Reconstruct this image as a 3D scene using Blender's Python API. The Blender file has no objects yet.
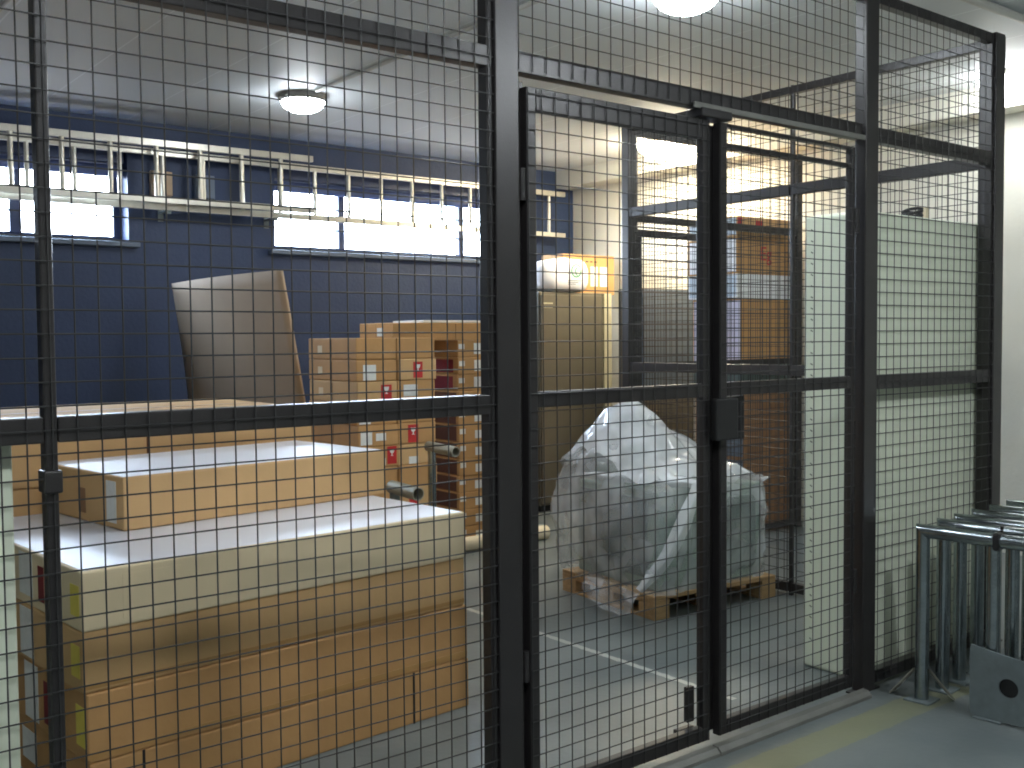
import bpy, bmesh, math, random
from mathutils import Vector, Matrix, noise
random.seed(7)
S = bpy.context.scene
COL = S.collection
PI = math.pi

# ------------------------------------------------------------------ materials
def lin(c):
    return tuple((v / 12.92 if v <= .04045 else ((v + .055) / 1.055) ** 2.4) for v in (x / 255. for x in c))

def material(name, rgb, rough=.6, metal=0., var=.12, scale=6., bump=0., bscale=60., spec=.5, stretch=(1, 1, 1)):
    m = bpy.data.materials.new(name); m.use_nodes = True
    nt = m.node_tree; n = nt.nodes; l = nt.links
    b = n['Principled BSDF']
    c = lin(rgb)
    tc = n.new('ShaderNodeTexCoord'); mp = n.new('ShaderNodeMapping')
    mp.inputs['Scale'].default_value = stretch
    l.new(tc.outputs['Object'], mp.inputs['Vector'])
    tx = n.new('ShaderNodeTexNoise'); tx.inputs['Scale'].default_value = scale; tx.inputs['Detail'].default_value = 5
    l.new(mp.outputs['Vector'], tx.inputs['Vector'])
    rp = n.new('ShaderNodeValToRGB')
    rp.color_ramp.elements[0].position = .3; rp.color_ramp.elements[1].position = .7
    rp.color_ramp.elements[0].color = tuple(max(0, v * (1 - var)) for v in c) + (1,)
    rp.color_ramp.elements[1].color = tuple(min(1, v * (1 + var)) for v in c) + (1,)
    l.new(tx.outputs['Fac'], rp.inputs['Fac']); l.new(rp.outputs['Color'], b.inputs['Base Color'])
    b.inputs['Roughness'].default_value = rough; b.inputs['Metallic'].default_value = metal
    b.inputs['Specular IOR Level'].default_value = spec
    if bump:
        t2 = n.new('ShaderNodeTexNoise'); t2.inputs['Scale'].default_value = bscale; t2.inputs['Detail'].default_value = 4
        l.new(mp.outputs['Vector'], t2.inputs['Vector'])
        bp = n.new('ShaderNodeBump'); bp.inputs['Strength'].default_value = bump; bp.inputs['Distance'].default_value = .01
        l.new(t2.outputs['Fac'], bp.inputs['Height']); l.new(bp.outputs['Normal'], b.inputs['Normal'])
    return m

def emitter(name, rgb, strength):
    m = bpy.data.materials.new(name); m.use_nodes = True
    b = m.node_tree.nodes['Principled BSDF']
    b.inputs['Base Color'].default_value = (.9, .9, .9, 1)
    b.inputs['Emission Color'].default_value = lin(rgb) + (1,)
    b.inputs['Emission Strength'].default_value = strength
    return m

M = dict(
    steel=material('fence_black_paint', (40, 38, 38), .33, 0, .15, 9, .05, 200),
    wire=material('mesh_wire_black', (44, 44, 44), .5, 0, .1, 30),
    thresh=material('threshold_grey', (112, 112, 106), .5, .2, .15, 8),
    navy=material('navy_wall_paint', (33, 52, 86), .55, 0, .08, 3, .25, 35),
    cream=material('cream_wall_paint', (222, 221, 210), .6, 0, .04, 2, .15, 40),
    white_wall=material('white_wall_paint', (205, 205, 198), .6, 0, .05, 2, .15, 40),
    winframe=material('window_frame_blue', (50, 62, 92), .45, 0, .1, 6),
    sill=material('sill_paint', (92, 104, 122), .5, 0, .1, 6),
    blind=material('blind_tube_blue', (70, 82, 120), .35, 0, .1, 6),
    board=material('carton_tan', (204, 166, 116), .75, 0, .07, 4, .1, 30),
    board2=material('carton_brown', (190, 146, 94), .75, 0, .09, 5, .1, 30),
    board3=material('carton_dark_brown', (142, 106, 74), .75, 0, .1, 5, .1, 30),
    pale=material('carton_pale', (226, 208, 172), .7, 0, .05, 4, .08, 30),
    greyboard=material('sheet_grey_brown', (172, 150, 126), .8, 0, .1, 2, .1, 25),
    inner=material('carton_shadow_gap', (96, 62, 40), .9),
    tape=material('packing_tape', (182, 140, 84), .3, 0, .04, 5),
    label=material('paper_label', (225, 226, 222), .6, 0, .05, 40),
    red=material('red_print', (190, 40, 40), .55, 0, .1, 20),
    dbrown=material('shaded_brown_print', (104, 66, 50), .7, 0, .1, 8),
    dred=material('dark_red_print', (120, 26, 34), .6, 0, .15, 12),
    yellow=material('yellow_sticker', (226, 208, 92), .55, 0, .05, 20),
    black=material('black_plastic', (24, 24, 25), .5, 0, .1, 10),
    cab=material('pale_cabinet_paint', (214, 221, 200), .5, 0, .03, 3, .05, 60),
    slot=material('slot_shadow', (120, 128, 112), .8),
    galv=material('galvanised_steel', (158, 168, 172), .22, 1., .14, 18, .08, 90),
    galvdull=material('galvanised_dull', (120, 130, 132), .55, .4, .14, 14, .08, 90),
    alu=material('ladder_aluminium', (196, 192, 180), .38, .7, .08, 14),
    pipe=material('pipe_grey', (158, 156, 140), .5, .3, .1, 10),
    tube=material('cardboard_tube_pale', (212, 200, 172), .7, 0, .06, 8),
    wood=material('pallet_pine', (168, 138, 100), .7, 0, .2, 5, .2, 40, .3, (1, 8, 8)),
    machine=material('machine_grey_green', (122, 140, 131), .5, 0, .08, 5),
    machine_dark=material('machine_dark_panel', (84, 98, 94), .4, 0, .08, 5),
    locker=material('locker_olive', (96, 90, 76), .5, 0, .06, 4),
    lockedge=material('locker_edge_cream', (190, 184, 156), .5, 0, .05, 4),
    locker2=material('locker_blue_grey', (92, 106, 122), .35, 0, .06, 4),
    bag=material('white_plastic_bag', (232, 234, 240), .35, 0, .03, 6, .1, 20),
    green=material('green_print', (60, 150, 110), .5, 0, .1, 10),
    foam=material('white_foam', (236, 238, 240), .6, 0, .03, 10),
    bluewrap=material('pale_blue_wrap', (186, 202, 216), .3, 0, .05, 6, .1, 20),
    mauve=material('mauve_white_wrap', (196, 190, 208), .4, 0, .05, 6),
    film=material('glossy_film', (222, 224, 232), .36, 0, .03, 5, .12, 14, .9),  # blue-white base colour holds the skylight sheen of the carton tops
    lampbase=material('lamp_base_grey', (120, 118, 112), .5),
    lamp=emitter('lamp_diffuser', (240, 248, 255), 15.),
    lamp_dim=emitter('lamp_diffuser_dim', (250, 252, 250), 9.),
    lamp_aisle=emitter('lamp_diffuser_aisle', (244, 250, 255), 52.),
    lamp_warm=emitter('lamp_diffuser_warm', (255, 240, 210), 26.),
    rubber=material('rubber', (30, 30, 30), .7),
    conduit=material('conduit_white', (186, 186, 180), .5),
)

def translucent_plastic(name, lo, hi):
    m = bpy.data.materials.new(name); m.use_nodes = True
    nt = m.node_tree; n = nt.nodes; l = nt.links
    b = n['Principled BSDF']
    b.inputs['Base Color'].default_value = (.80, .83, .86, 1); b.inputs['Roughness'].default_value = .16
    b.inputs['Specular IOR Level'].default_value = .8
    tc = n.new('ShaderNodeTexCoord'); t = n.new('ShaderNodeTexNoise'); t.inputs['Scale'].default_value = 9; t.inputs['Detail'].default_value = 6
    l.new(tc.outputs['Object'], t.inputs['Vector'])
    bp = n.new('ShaderNodeBump'); bp.inputs['Strength'].default_value = .3; bp.inputs['Distance'].default_value = .03
    l.new(t.outputs['Fac'], bp.inputs['Height']); l.new(bp.outputs['Normal'], b.inputs['Normal'])
    tr = n.new('ShaderNodeBsdfTransparent'); mx = n.new('ShaderNodeMixShader')
    rp = n.new('ShaderNodeMapRange'); rp.inputs[1].default_value = .35; rp.inputs[2].default_value = .65
    rp.inputs[3].default_value = lo; rp.inputs[4].default_value = hi
    t3 = n.new('ShaderNodeTexNoise'); t3.inputs['Scale'].default_value = 4
    l.new(tc.outputs['Object'], t3.inputs['Vector']); l.new(t3.outputs['Fac'], rp.inputs[0])
    l.new(rp.outputs[0], mx.inputs['Fac']); l.new(tr.outputs[0], mx.inputs[1]); l.new(b.outputs[0], mx.inputs[2])
    l.new(mx.outputs[0], n['Material Output'].inputs['Surface'])
    return m
M['poly'] = translucent_plastic('clear_polythene', .16, .48)
M['poly_milky'] = translucent_plastic('milky_polythene', .5, .85)

def pane_glass():
    m = bpy.data.materials.new('window_glass'); m.use_nodes = True
    nt = m.node_tree; n = nt.nodes; l = nt.links
    tr = n.new('ShaderNodeBsdfTransparent'); tr.inputs[0].default_value = (.95, .97, 1, 1)
    g = n.new('ShaderNodeBsdfGlossy'); g.inputs['Roughness'].default_value = .05
    mx = n.new('ShaderNodeMixShader'); mx.inputs['Fac'].default_value = .06
    l.new(tr.outputs[0], mx.inputs[1]); l.new(g.outputs[0], mx.inputs[2])
    l.new(mx.outputs[0], n['Material Output'].inputs['Surface'])
    return m
M['glass'] = pane_glass()

def floor_material():
    m = bpy.data.materials.new('painted_concrete_floor'); m.use_nodes = True
    nt = m.node_tree; n = nt.nodes; l = nt.links; b = n['Principled BSDF']
    geo = n.new('ShaderNodeNewGeometry'); sep = n.new('ShaderNodeSeparateXYZ'); l.new(geo.outputs['Position'], sep.inputs[0])
    def mth(op, a, bb=None, c=None):
        k = n.new('ShaderNodeMath'); k.operation = op
        for i, v in enumerate((a, bb, c)):
            if v is None: continue
            if isinstance(v, (int, float)): k.inputs[i].default_value = v
            else: l.new(v, k.inputs[i])
        return k.outputs[0]
    t = n.new('ShaderNodeTexNoise'); t.inputs['Scale'].default_value = 2.2; t.inputs['Detail'].default_value = 8; l.new(geo.outputs['Position'], t.inputs['Vector'])
    rp = n.new('ShaderNodeValToRGB')
    rp.color_ramp.elements[0].position = .35; rp.color_ramp.elements[1].position = .68
    rp.color_ramp.elements[0].color = lin((96, 103, 103)) + (1,); rp.color_ramp.elements[1].color = lin((118, 124, 122)) + (1,)
    l.new(t.outputs['Fac'], rp.inputs['Fac'])
    X, Y = sep.outputs[0], sep.outputs[1]
    fine = n.new('ShaderNodeTexNoise'); fine.inputs['Scale'].default_value = 30; l.new(geo.outputs['Position'], fine.inputs['Vector'])
    wob = mth('MULTIPLY', mth('SUBTRACT', fine.outputs['Fac'], .5), .02)
    # thin pale line inside the cage, running away from the doors
    d = mth('ABSOLUTE', mth('SUBTRACT', mth('ADD', X, wob), 3.09))
    pale = mth('MULTIPLY', mth('LESS_THAN', d, .016), mth('GREATER_THAN', Y, .25))
    # worn olive-yellow stripe in front of the fence
    d2 = mth('ABSOLUTE', mth('SUBTRACT', mth('ADD', Y, wob), -.215))
    ol = mth('MULTIPLY', mth('MULTIPLY', mth('LESS_THAN', d2, .07), mth('ADD', .35, t.outputs['Fac'])), mth('LESS_THAN', X, 3.9))
    m1 = n.new('ShaderNodeMixRGB'); l.new(mth('MULTIPLY', pale, .7), m1.inputs[0]); l.new(rp.outputs[0], m1.inputs[1]); m1.inputs[2].default_value = lin((205, 205, 196)) + (1,)
    m2 = n.new('ShaderNodeMixRGB'); l.new(mth('MULTIPLY', ol, .5), m2.inputs[0]); l.new(m1.outputs[0], m2.inputs[1]); m2.inputs[2].default_value = lin((140, 138, 84)) + (1,)
    l.new(m2.outputs[0], b.inputs['Base Color'])
    rr = n.new('ShaderNodeMapRange'); rr.inputs[3].default_value = .22; rr.inputs[4].default_value = .42; l.new(t.outputs['Fac'], rr.inputs[0])
    l.new(rr.outputs[0], b.inputs['Roughness'])
    bp = n.new('ShaderNodeBump'); bp.inputs['Strength'].default_value = .08; bp.inputs['Distance'].default_value = .01
    l.new(fine.outputs['Fac'], bp.inputs['Height']); l.new(bp.outputs['Normal'], b.inputs['Normal'])
    return m
M['floor'] = floor_material()

def ceiling_material():
    m = bpy.data.materials.new('ceiling_boards'); m.use_nodes = True
    nt = m.node_tree; n = nt.nodes; l = nt.links; b = n['Principled BSDF']
    geo = n.new('ShaderNodeNewGeometry'); sep = n.new('ShaderNodeSeparateXYZ'); l.new(geo.outputs['Position'], sep.inputs[0])
    md = n.new('ShaderNodeMath'); md.operation = 'MODULO'; l.new(sep.outputs[0], md.inputs[0]); md.inputs[1].default_value = .6
    ab = n.new('ShaderNodeMath'); ab.operation = 'ABSOLUTE'; l.new(md.outputs[0], ab.inputs[0])
    lt = n.new('ShaderNodeMath'); lt.operation = 'LESS_THAN'; l.new(ab.outputs[0], lt.inputs[0]); lt.inputs[1].default_value = .009
    t = n.new('ShaderNodeTexNoise'); t.inputs['Scale'].default_value = 1.5; l.new(geo.outputs['Position'], t.inputs['Vector'])
    rp = n.new('ShaderNodeValToRGB'); rp.color_ramp.elements[0].color = lin((196, 203, 206)) + (1,); rp.color_ramp.elements[1].color = lin((210, 214, 214)) + (1,)
    l.new(t.outputs['Fac'], rp.inputs[0])
    mx = n.new('ShaderNodeMixRGB'); l.new(lt.outputs[0], mx.inputs[0]); l.new(rp.outputs[0], mx.inputs[1]); mx.inputs[2].default_value = lin((224, 230, 232)) + (1,)
    l.new(mx.outputs[0], b.inputs['Base Color']); b.inputs['Roughness'].default_value = .6
    return m
M['ceiling'] = ceiling_material()

# ------------------------------------------------------------------ mesh helpers
class MB:
    def __init__(self): self.bm = bmesh.new()
    def box(self, lo, hi, bev=0., rot=None, pivot=None, seg=2):
        lo, hi = Vector(lo), Vector(hi)
        r = bmesh.ops.create_cube(self.bm, size=1.)
        vs = r['verts']
        c = (lo + hi) / 2; d = hi - lo
        for v in vs: v.co = Vector((v.co.x * d.x, v.co.y * d.y, v.co.z * d.z)) + c
        if bev:
            es = list({e for v in vs for e in v.link_edges})
            rb = bmesh.ops.bevel(self.bm, geom=es, offset=min(bev, min(d) * .45), segments=seg, affect='EDGES', profile=.5)
            vs = list({v for f in rb['faces'] for v in f.verts} | {v for v in vs if v.is_valid})
        if rot is not None:
            p = Vector(pivot) if pivot is not None else c
            for v in vs: v.co = rot @ (v.co - p) + p
        return self
    def cyl(self, a, b, r, seg=12, r2=None, caps=True):
        a, b = Vector(a), Vector(b); d = b - a; L = d.length
        q = d.to_track_quat('Z', 'Y').to_matrix()
        r_ = bmesh.ops.create_cone(self.bm, cap_ends=caps, segments=seg, radius1=r, radius2=r if r2 is None else r2, depth=L)
        for v in r_['verts']: v.co = q @ v.co + (a + b) / 2
        return self
    def pipe(self, a, b, r, t=.004, seg=20):      # open hollow tube
        a, b = Vector(a), Vector(b); d = (b - a).normalized()
        q = d.to_track_quat('Z', 'Y').to_matrix()
        rings = []
        for P, R in ((a, r), (b, r), (b, r - t), (a, r - t)):
            rings.append([self.bm.verts.new(P + q @ Vector((R * math.cos(2 * PI * k / seg), R * math.sin(2 * PI * k / seg), 0))) for k in range(seg)])
        for i in range(4):
            A, B = rings[i], rings[(i + 1) % 4]
            for k in range(seg): self.bm.faces.new((A[k], A[(k + 1) % seg], B[(k + 1) % seg], B[k]))
        return self
    def sweep(self, pts, r, seg=12):
        pts = [Vector(p) for p in pts]; rings = []
        for i, p in enumerate(pts):
            d = (pts[min(i + 1, len(pts) - 1)] - pts[max(i - 1, 0)]).normalized()
            up = Vector((0, 0, 1)) if abs(d.z) < .9 else Vector((1, 0, 0))
            s = d.cross(up).normalized(); u = s.cross(d)
            rings.append([self.bm.verts.new(p + r * (math.cos(2 * PI * k / seg) * s + math.sin(2 * PI * k / seg) * u)) for k in range(seg)])
        for A, B in zip(rings, rings[1:]):
            for k in range(seg): self.bm.faces.new((A[k], A[(k + 1) % seg], B[(k + 1) % seg], B[k]))
        self.bm.faces.new(rings[0][::-1]); self.bm.faces.new(rings[-1])
        return self
    def lathe(self, prof, c, seg=32):             # (r, z) profile about vertical axis at c
        rings = []
        for r, z in prof:
            rings.append([self.bm.verts.new(Vector(c) + Vector((r * math.cos(2 * PI * k / seg), r * math.sin(2 * PI * k / seg), z))) for k in range(seg)])
        for A, B in zip(rings, rings[1:]):
            for k in range(seg): self.bm.faces.new((A[k], A[(k + 1) % seg], B[(k + 1) % seg], B[k]))
        self.bm.faces.new(rings[0][::-1]); self.bm.faces.new(rings[-1])
        return self
    def grid(self, f, nu, nv):
        V = [[self.bm.verts.new(f(i / nu, j / nv)) for j in range(nv + 1)] for i in range(nu + 1)]
        for i in range(nu):
            for j in range(nv): self.bm.faces.new((V[i][j], V[i + 1][j], V[i + 1][j + 1], V[i][j + 1]))
        return self
    def prism(self, poly, axis, lo, hi):          # 2-D outline extruded along an axis
        def P(a, b, t):
            return {'x': (t, a, b), 'y': (a, t, b), 'z': (a, b, t)}[axis]
        A = [self.bm.verts.new(P(a, b, lo)) for a, b in poly]; B = [self.bm.verts.new(P(a, b, hi)) for a, b in poly]
        n = len(poly)
        self.bm.faces.new(A[::-1]); self.bm.faces.new(B)
        for k in range(n): self.bm.faces.new((A[k], A[(k + 1) % n], B[(k + 1) % n], B[k]))
        return self
    def build(self, name, mat, parent=None, smooth=False, loc=None, solid=0.):
        bmesh.ops.recalc_face_normals(self.bm, faces=self.bm.faces)
        me = bpy.data.meshes.new(name)
        self.bm.to_mesh(me); self.bm.free()
        if smooth:
            for p in me.polygons: p.use_smooth = True
        me.materials.append(M[mat] if isinstance(mat, str) else mat)
        o = bpy.data.objects.new(name, me); COL.objects.link(o)
        if parent: o.parent = parent
        if loc is not None: o.location = loc
        if solid:
            md = o.modifiers.new('thickness', 'SOLIDIFY'); md.thickness = solid
        return o

def smooth_by_angle(o, deg=35):
    me = o.data
    for p in me.polygons: p.use_smooth = True
    bm = bmesh.new(); bm.from_mesh(me)
    for e in bm.edges:
        if len(e.link_faces) == 2 and e.calc_face_angle(0) > math.radians(deg): e.smooth = False
    bm.to_mesh(me); bm.free(); return o

def tag(o, label, cat, group=None, kind=None):
    if label: o['label'] = label
    if cat: o['category'] = cat
    if group: o['group'] = group
    if kind: o['kind'] = kind
    return o
def thing(name, label, cat, loc=(0, 0, 0), rotz=0., group=None, kind=None):
    o = bpy.data.objects.new(name, None); COL.objects.link(o)
    o.empty_display_size = .1
    o.location = loc; o.rotation_euler = (0, 0, rotz)
    return tag(o, label, cat, group, kind)
def struct(o, label=None):
    o['kind'] = 'structure'
    if label: o['label'] = label
    return o
ORD = ['topmost', 'second from the top', 'third from the top', 'fourth from the top', 'fifth from the top', 'sixth from the top',
       'seventh from the top', 'eighth from the top', 'ninth from the top', 'tenth from the top', 'eleventh from the top', 'lowest']

# ------------------------------------------------------------------ room
BY, WX, CZ = 5.0, 6.51, 2.92
LX, FY = -2.4, -5.0
struct(MB().box((LX - .3, FY - .3, -.2), (WX + .3, BY + .3, 0)).build('floor', 'floor'), 'grey painted concrete floor with a pale line and worn olive stripe')
struct(MB().box((LX - .3, FY - .3, CZ), (WX + .3, BY + .3, CZ + .2)).build('ceiling', 'ceiling'), 'grey white boarded ceiling')
W1, W2 = (.35, 2.397), (3.49, 5.66)
Z0, Z1 = 2.075, 2.74
wb = MB()
wb.box((LX - .3, BY, 0), (WX + .3, BY + .24, Z0)).box((LX - .3, BY, Z1), (WX + .3, BY + .24, CZ))
for a, b in ((LX - .3, W1[0]), (W1[1], W2[0]), (W2[1], WX + .3)): wb.box((a, BY, Z0), (b, BY + .24, Z1))
struct(wb.build('wall_back', 'navy'), 'dark navy painted back wall with two high windows')
struct(MB().box((WX, FY - .3, 0), (WX + .3, BY, CZ)).build('wall_right', 'cream'), 'cream painted right wall behind the cage')
struct(MB().box((LX - .3, FY - .3, 0), (LX, BY, CZ)).build('wall_left', 'white_wall'))
struct(MB().box((LX, FY - .3, 0), (WX, FY, CZ)).build('wall_front', 'white_wall'))
struct(MB().box((6.3, FY, 2.765), (WX, BY, CZ)).build('trim_1', 'cream'), 'cream boxed beam along the top of the right wall')

def window(name, x0, x1, mull, label):
    w = thing(name, label, None, ((x0 + x1) / 2, BY + .2, Z0)); struct(w)
    cx = (x0 + x1) / 2
    f = MB(); y0, y1 = -.05, .0; H = Z1 - Z0
    f.box((x0 - cx, y0, 0), (x1 - cx, y1, .05), .004).box((x0 - cx, y0, H - .16), (x1 - cx, y1, H), .004)
    f.box((x0 - cx, y0, .05), (x0 - cx + .05, y1, H - .16), .004).box((x1 - cx - .055, y0, .05), (x1 - cx, y1, H - .16), .004)
    f.box((x0 - cx, y0 + .01, .275), (x1 - cx, y1, .30), .003)
    f.build('window_frame', 'winframe', w)
    for a, b in mull: MB().box((a - cx, y0 - .01, .04), (b - cx, y1, H - .15), .004).build('mullion', 'winframe', w)
    MB().box((x0 - cx + .03, -.026, .03), (x1 - cx - .03, -.020, H - .1)).build('glass_pane', 'glass', w)
    MB().box((x0 - cx - .06, -.26, -.035), (x1 - cx + .06, -.05, -.001), .006).build('window_sill', 'sill', w)
    smooth_by_angle(MB().cyl((x0 - cx + .02, -.12, H - .17), (x1 - cx - .02, -.12, H - .17), .042, 20).build('blind_roller', 'blind', w))
    MB().box((x0 - cx + .01, -.17, H - .12), (x1 - cx - .01, -.055, H - .002), .004).build('blind_headbox', 'winframe', w)
    return w
window('window_1', *W1, [(1.669, 1.743), (.95, 1.02)], 'high left window with dark blue frame, blown out by daylight')
window('window_2', *W2, [(4.113, 4.168), (5.297, 5.351)], 'high wide window with dark blue frame right of the first')

# conduits along the ceiling
for x, lab in ((3.04, 'thin white conduit on the ceiling leading to the lamp by the windows'), (1.15, 'thin white conduit on the bare ceiling left of the lamps')):
    c = MB().cyl((x - .0, -1.5, CZ - .012), (x, 3.45 if x > 2 else 4.9, CZ - .012), .011, 10).build('ceiling_conduit', 'conduit')
    tag(smooth_by_angle(c), lab, 'conduit', 'ceiling conduits')

def ceiling_lamp(x, y, mat, label, r=.15, br=1., zs=1.):
    t = thing('ceiling_lamp', label, 'lamp', (x, y, CZ), 0, 'round bulkhead ceiling lamps')
    smooth_by_angle(MB().lathe([(r * br, 0), (r * br, -.03), (r * br * .93, -.042)], (0, 0, 0), 40).build('lamp_base', 'lampbase', t))
    pr = [(r * .9, -.04)] + [(r * .9 * math.cos(a), -.04 - .07 * zs * math.sin(a)) for a in [k * PI / 2 / 8 for k in range(1, 8)]] + [(.005, -.04 - .07 * zs)]
    MB().lathe(pr, (0, 0, 0), 40).build('diffuser', mat, t, True)
ceiling_lamp(3.05, 3.65, 'lamp', 'lit round ceiling lamp in front of the high windows')
ceiling_lamp(3.43, .80, 'lamp', 'lit round ceiling lamp above the mesh doors, cut by the picture top', .165, .95, 1.3)
ceiling_lamp(2.43, .71, 'lamp', 'lit round ceiling lamp over the cage, above the picture top')
ceiling_lamp(6.03, 3.36, 'lamp_warm', 'large lit ceiling lamp near the right wall, seen through the left door', .25, .8, 1.3)
for _x, _y, _l in ((.6, -1.7, 'lit ceiling lamp over the aisle at the camera side, out of view on the left'), (3.6, -2.2, 'lit ceiling lamp over the aisle at the camera side, out of view on the right')):
    ceiling_lamp(_x, _y, 'lamp_aisle', _l)
ceiling_lamp(6.1, .72, 'lamp_dim', 'lit ceiling lamp beside the right wall, behind the corner post', .17, .8, 1.5)

c = MB().cyl((3.6, .13, CZ - .02), (6.295, .13, CZ - .02), .02, 12).build('ceiling_conduit', 'conduit')
tag(smooth_by_angle(c), 'white conduit crossing the ceiling at the top right, above the corner post', 'conduit', 'ceiling conduits')

# ------------------------------------------------------------------ cage
TOP = 2.70
WR = .0018
def wires(mb, a0, a1, z0, z1, y, axis='x', step=.05, r=WR, pa=None, pz=None):
    # pa / pz: phase of the upright and level wires (any one wire's position)
    def places(lo, hi, ph):
        if ph is None:
            n = int(round((hi - lo) / step)); return [lo + k * (hi - lo) / n for k in range(n + 1)]
        k = math.ceil((lo - ph) / step); out = []
        while ph + k * step <= hi: out.append(ph + k * step); k += 1
        return out
    off = r * 1.6
    for t in places(a0, a1, pa):
        if axis == 'x': mb.cyl((t, y, z0), (t, y, z1), r, 6, caps=False)
        else: mb.cyl((y, t, z0), (y, t, z1), r, 6, caps=False)
    for z in places(z0, z1, pz):
        if axis == 'x': mb.cyl((a0, y - off, z), (a1, y - off, z), r, 6, caps=False)
        else: mb.cyl((y - off, a0, z), (y - off, a1, z), r, 6, caps=False)
    return mb

def post(x, y, w, d, label, h=TOP, group='cage posts', foot=True, stop=False):
    t = thing('fence_post', label, 'post', (x, y, 0), 0, group)
    MB().box((-w / 2, -d / 2, 0), (w / 2, d / 2, h), .004).build('post_tube', 'steel', t)
    if stop: MB().box((w / 2 + .0005, d / 2 - .0115, .01), (w / 2 + .05, d / 2 - .0045, 2.12), .002).build('door_stop', 'steel', t)
    if foot: MB().box((-w / 2 - .035, -d / 2 - .0, 0), (w / 2 + .035, d / 2 + .004, .008), .002).build('base_plate', 'steel', t)
    MB().box((-w / 2 + .002, -d / 2 + .002, h), (w / 2 - .002, d / 2 - .002, h + .006), .002).build('end_cap', 'black', t)
    return t
post(1.787, -.001, .084, .058, 'broad dark cage post between the left mesh panel and the doors', stop=True)
post(3.555, -.006, .086, .048, 'dark cage post between the doors and the right mesh panel')
post(4.54, .0085, .08, .077, 'dark corner post where the front mesh turns back')
p = post(.58, .0, .026, .04, 'thin dark post at the left edge joining two mesh panels', foot=False)
for z in (1.075, 2.3): MB().box((-.0185, -.0315, z), (.0185, .022, z + .048), .004).build('clamp_collar', 'steel', p)
post(4.585, 1.1, .022, .022, 'thin dark post midway along the side mesh', foot=False)
post(4.60, 2.33, .08, .06, 'dark far post where the side mesh meets the rear mesh')
post(6.30, 2.33, .05, .05, 'dark post of the rear mesh nearest the right wall', h=2.69, foot=False)

RAILS = ((2.66, TOP), (2.132, 2.19), (1.18, 1.235), (.02, .07))
def front_panel(x0, x1, label, stiles=(-1, 1), sw=.022, pa=None):
    t = thing('mesh_panel', label, 'mesh panel', ((x0 + x1) / 2, 0, 0), 0, 'cage mesh panels')
    h = (x1 - x0) / 2
    for z0, z1 in RAILS: MB().box((-h, -.02, z0), (h, .02, z1), .003).build('rail', 'steel', t)
    for s in stiles:
        a, b = (-h, -h + sw) if s < 0 else (h - sw, h)
        MB().box((a, -.0195, .0705), (b, .0195, 2.6595), .003).build('stile', 'steel', t)
    wires(MB(), -h + (.002 if -1 in stiles else -.014), h - .002 + (0 if 1 in stiles else .014), .03, TOP - .01, -.024, pa=None if pa is None else pa - (x0 + x1) / 2, pz=.007).build('wire_mesh', 'wire', t)
    return t
front_panel(-.64, .566, 'mesh panel at the left picture edge, mostly out of view', (-1,), pa=.6316)
front_panel(.594, 1.744, 'wide mesh panel in front of the long cartons', (1,), .022, .6316)
front_panel(3.599, 4.499, 'narrow mesh panel in front of the tall pale cabinet', (-1, 1), .012, 3.62)

t = thing('mesh_panel', 'mesh panel across the top above the two mesh doors', 'mesh panel', (2.6675, 0, 2.13), 0, 'cage mesh panels')
h = .838
MB().box((-h, -.02, .002), (h, .02, .06), .003).build('rail', 'steel', t)
MB().box((-h, -.02, .53), (h, .02, .57), .003).build('rail', 'steel', t)
MB().box((-.12, -.034, -.004), (h, -.026, .016), .003).build('header_track', 'thresh', t)
MB().box((-.09, -.04, -.028), (.06, .03, .001), .004).build('closer_block', 'steel', t)
wires(MB(), -h + .004, h - .004, .01, .56, -.024, pz=.037 - .03).build('wire_mesh', 'wire', t)

def leaf(x0, x1, top, label, wl, wr, pz):
    t = thing('mesh_door', label, 'door', (x0, 0, 0), 0, 'cage mesh doors'); w = x1 - x0
    z0 = .035
    for a, b in ((0, wl), (w - wr, w)): MB().box((a, -.015, z0), (b, .015, top), .003).build('stile', 'steel', t)
    for a, b in ((z0, z0 + .05), (1.19, 1.236)) + (((top - .012, top), (top - .078, top - .064)) if pz < .02 else ((top - .065, top),)): MB().box((wl + .0005, -.0145, a), (w - wr - .0005, .0145, b), .003).build('rail', 'steel', t)
    wires(MB(), .003, w - .003, z0 + .003, top - .004, -.019, pz=pz).build('wire_mesh', 'wire', t)
    return t
L = leaf(1.866, 2.636, 2.10, 'left mesh door, in front of the plastic wrapped pallet load', .036, .028, .030)
for z in (.4, 1.78): smooth_by_angle(MB().cyl((-.012, -.008, z), (-.012, -.008, z + .09), .011, 12).build('hinge', 'steel', L))
MB().box((.70, .0155, .10), (.735, .034, .22), .004).build('bolt_case', 'steel', L)
MB().box((.655, .0155, .065), (.735, .04, .085), .004).build('bolt_foot', 'steel', L)
Rr = leaf(2.690, 3.468, 2.10, 'right mesh door with a black lock box, beside the pale cabinet', .040, .022, .018)
MB().box((-.053, .0155, .05), (.03, .022, 2.09), .001).build('meeting_strip', 'steel', Rr)
for z in (.4, 1.78): smooth_by_angle(MB().cyl((.794, -.008, z), (.794, -.008, z + .09), .011, 12).build('hinge', 'steel', Rr))
MB().box((-.055, -.052, 1.045), (.055, -.0225, 1.185), .006).build('lock_case', 'black', Rr)
hd = MB()
hd.box((.041, .0155, 1.16), (.17, .04, 1.185), .004).box((.041, .0155, 1.035), (.17, .04, 1.06), .004).box((.145, .016, 1.0605), (.17, .0395, 1.1595), .004)
hd.build('lock_guard', 'black', Rr)
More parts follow.
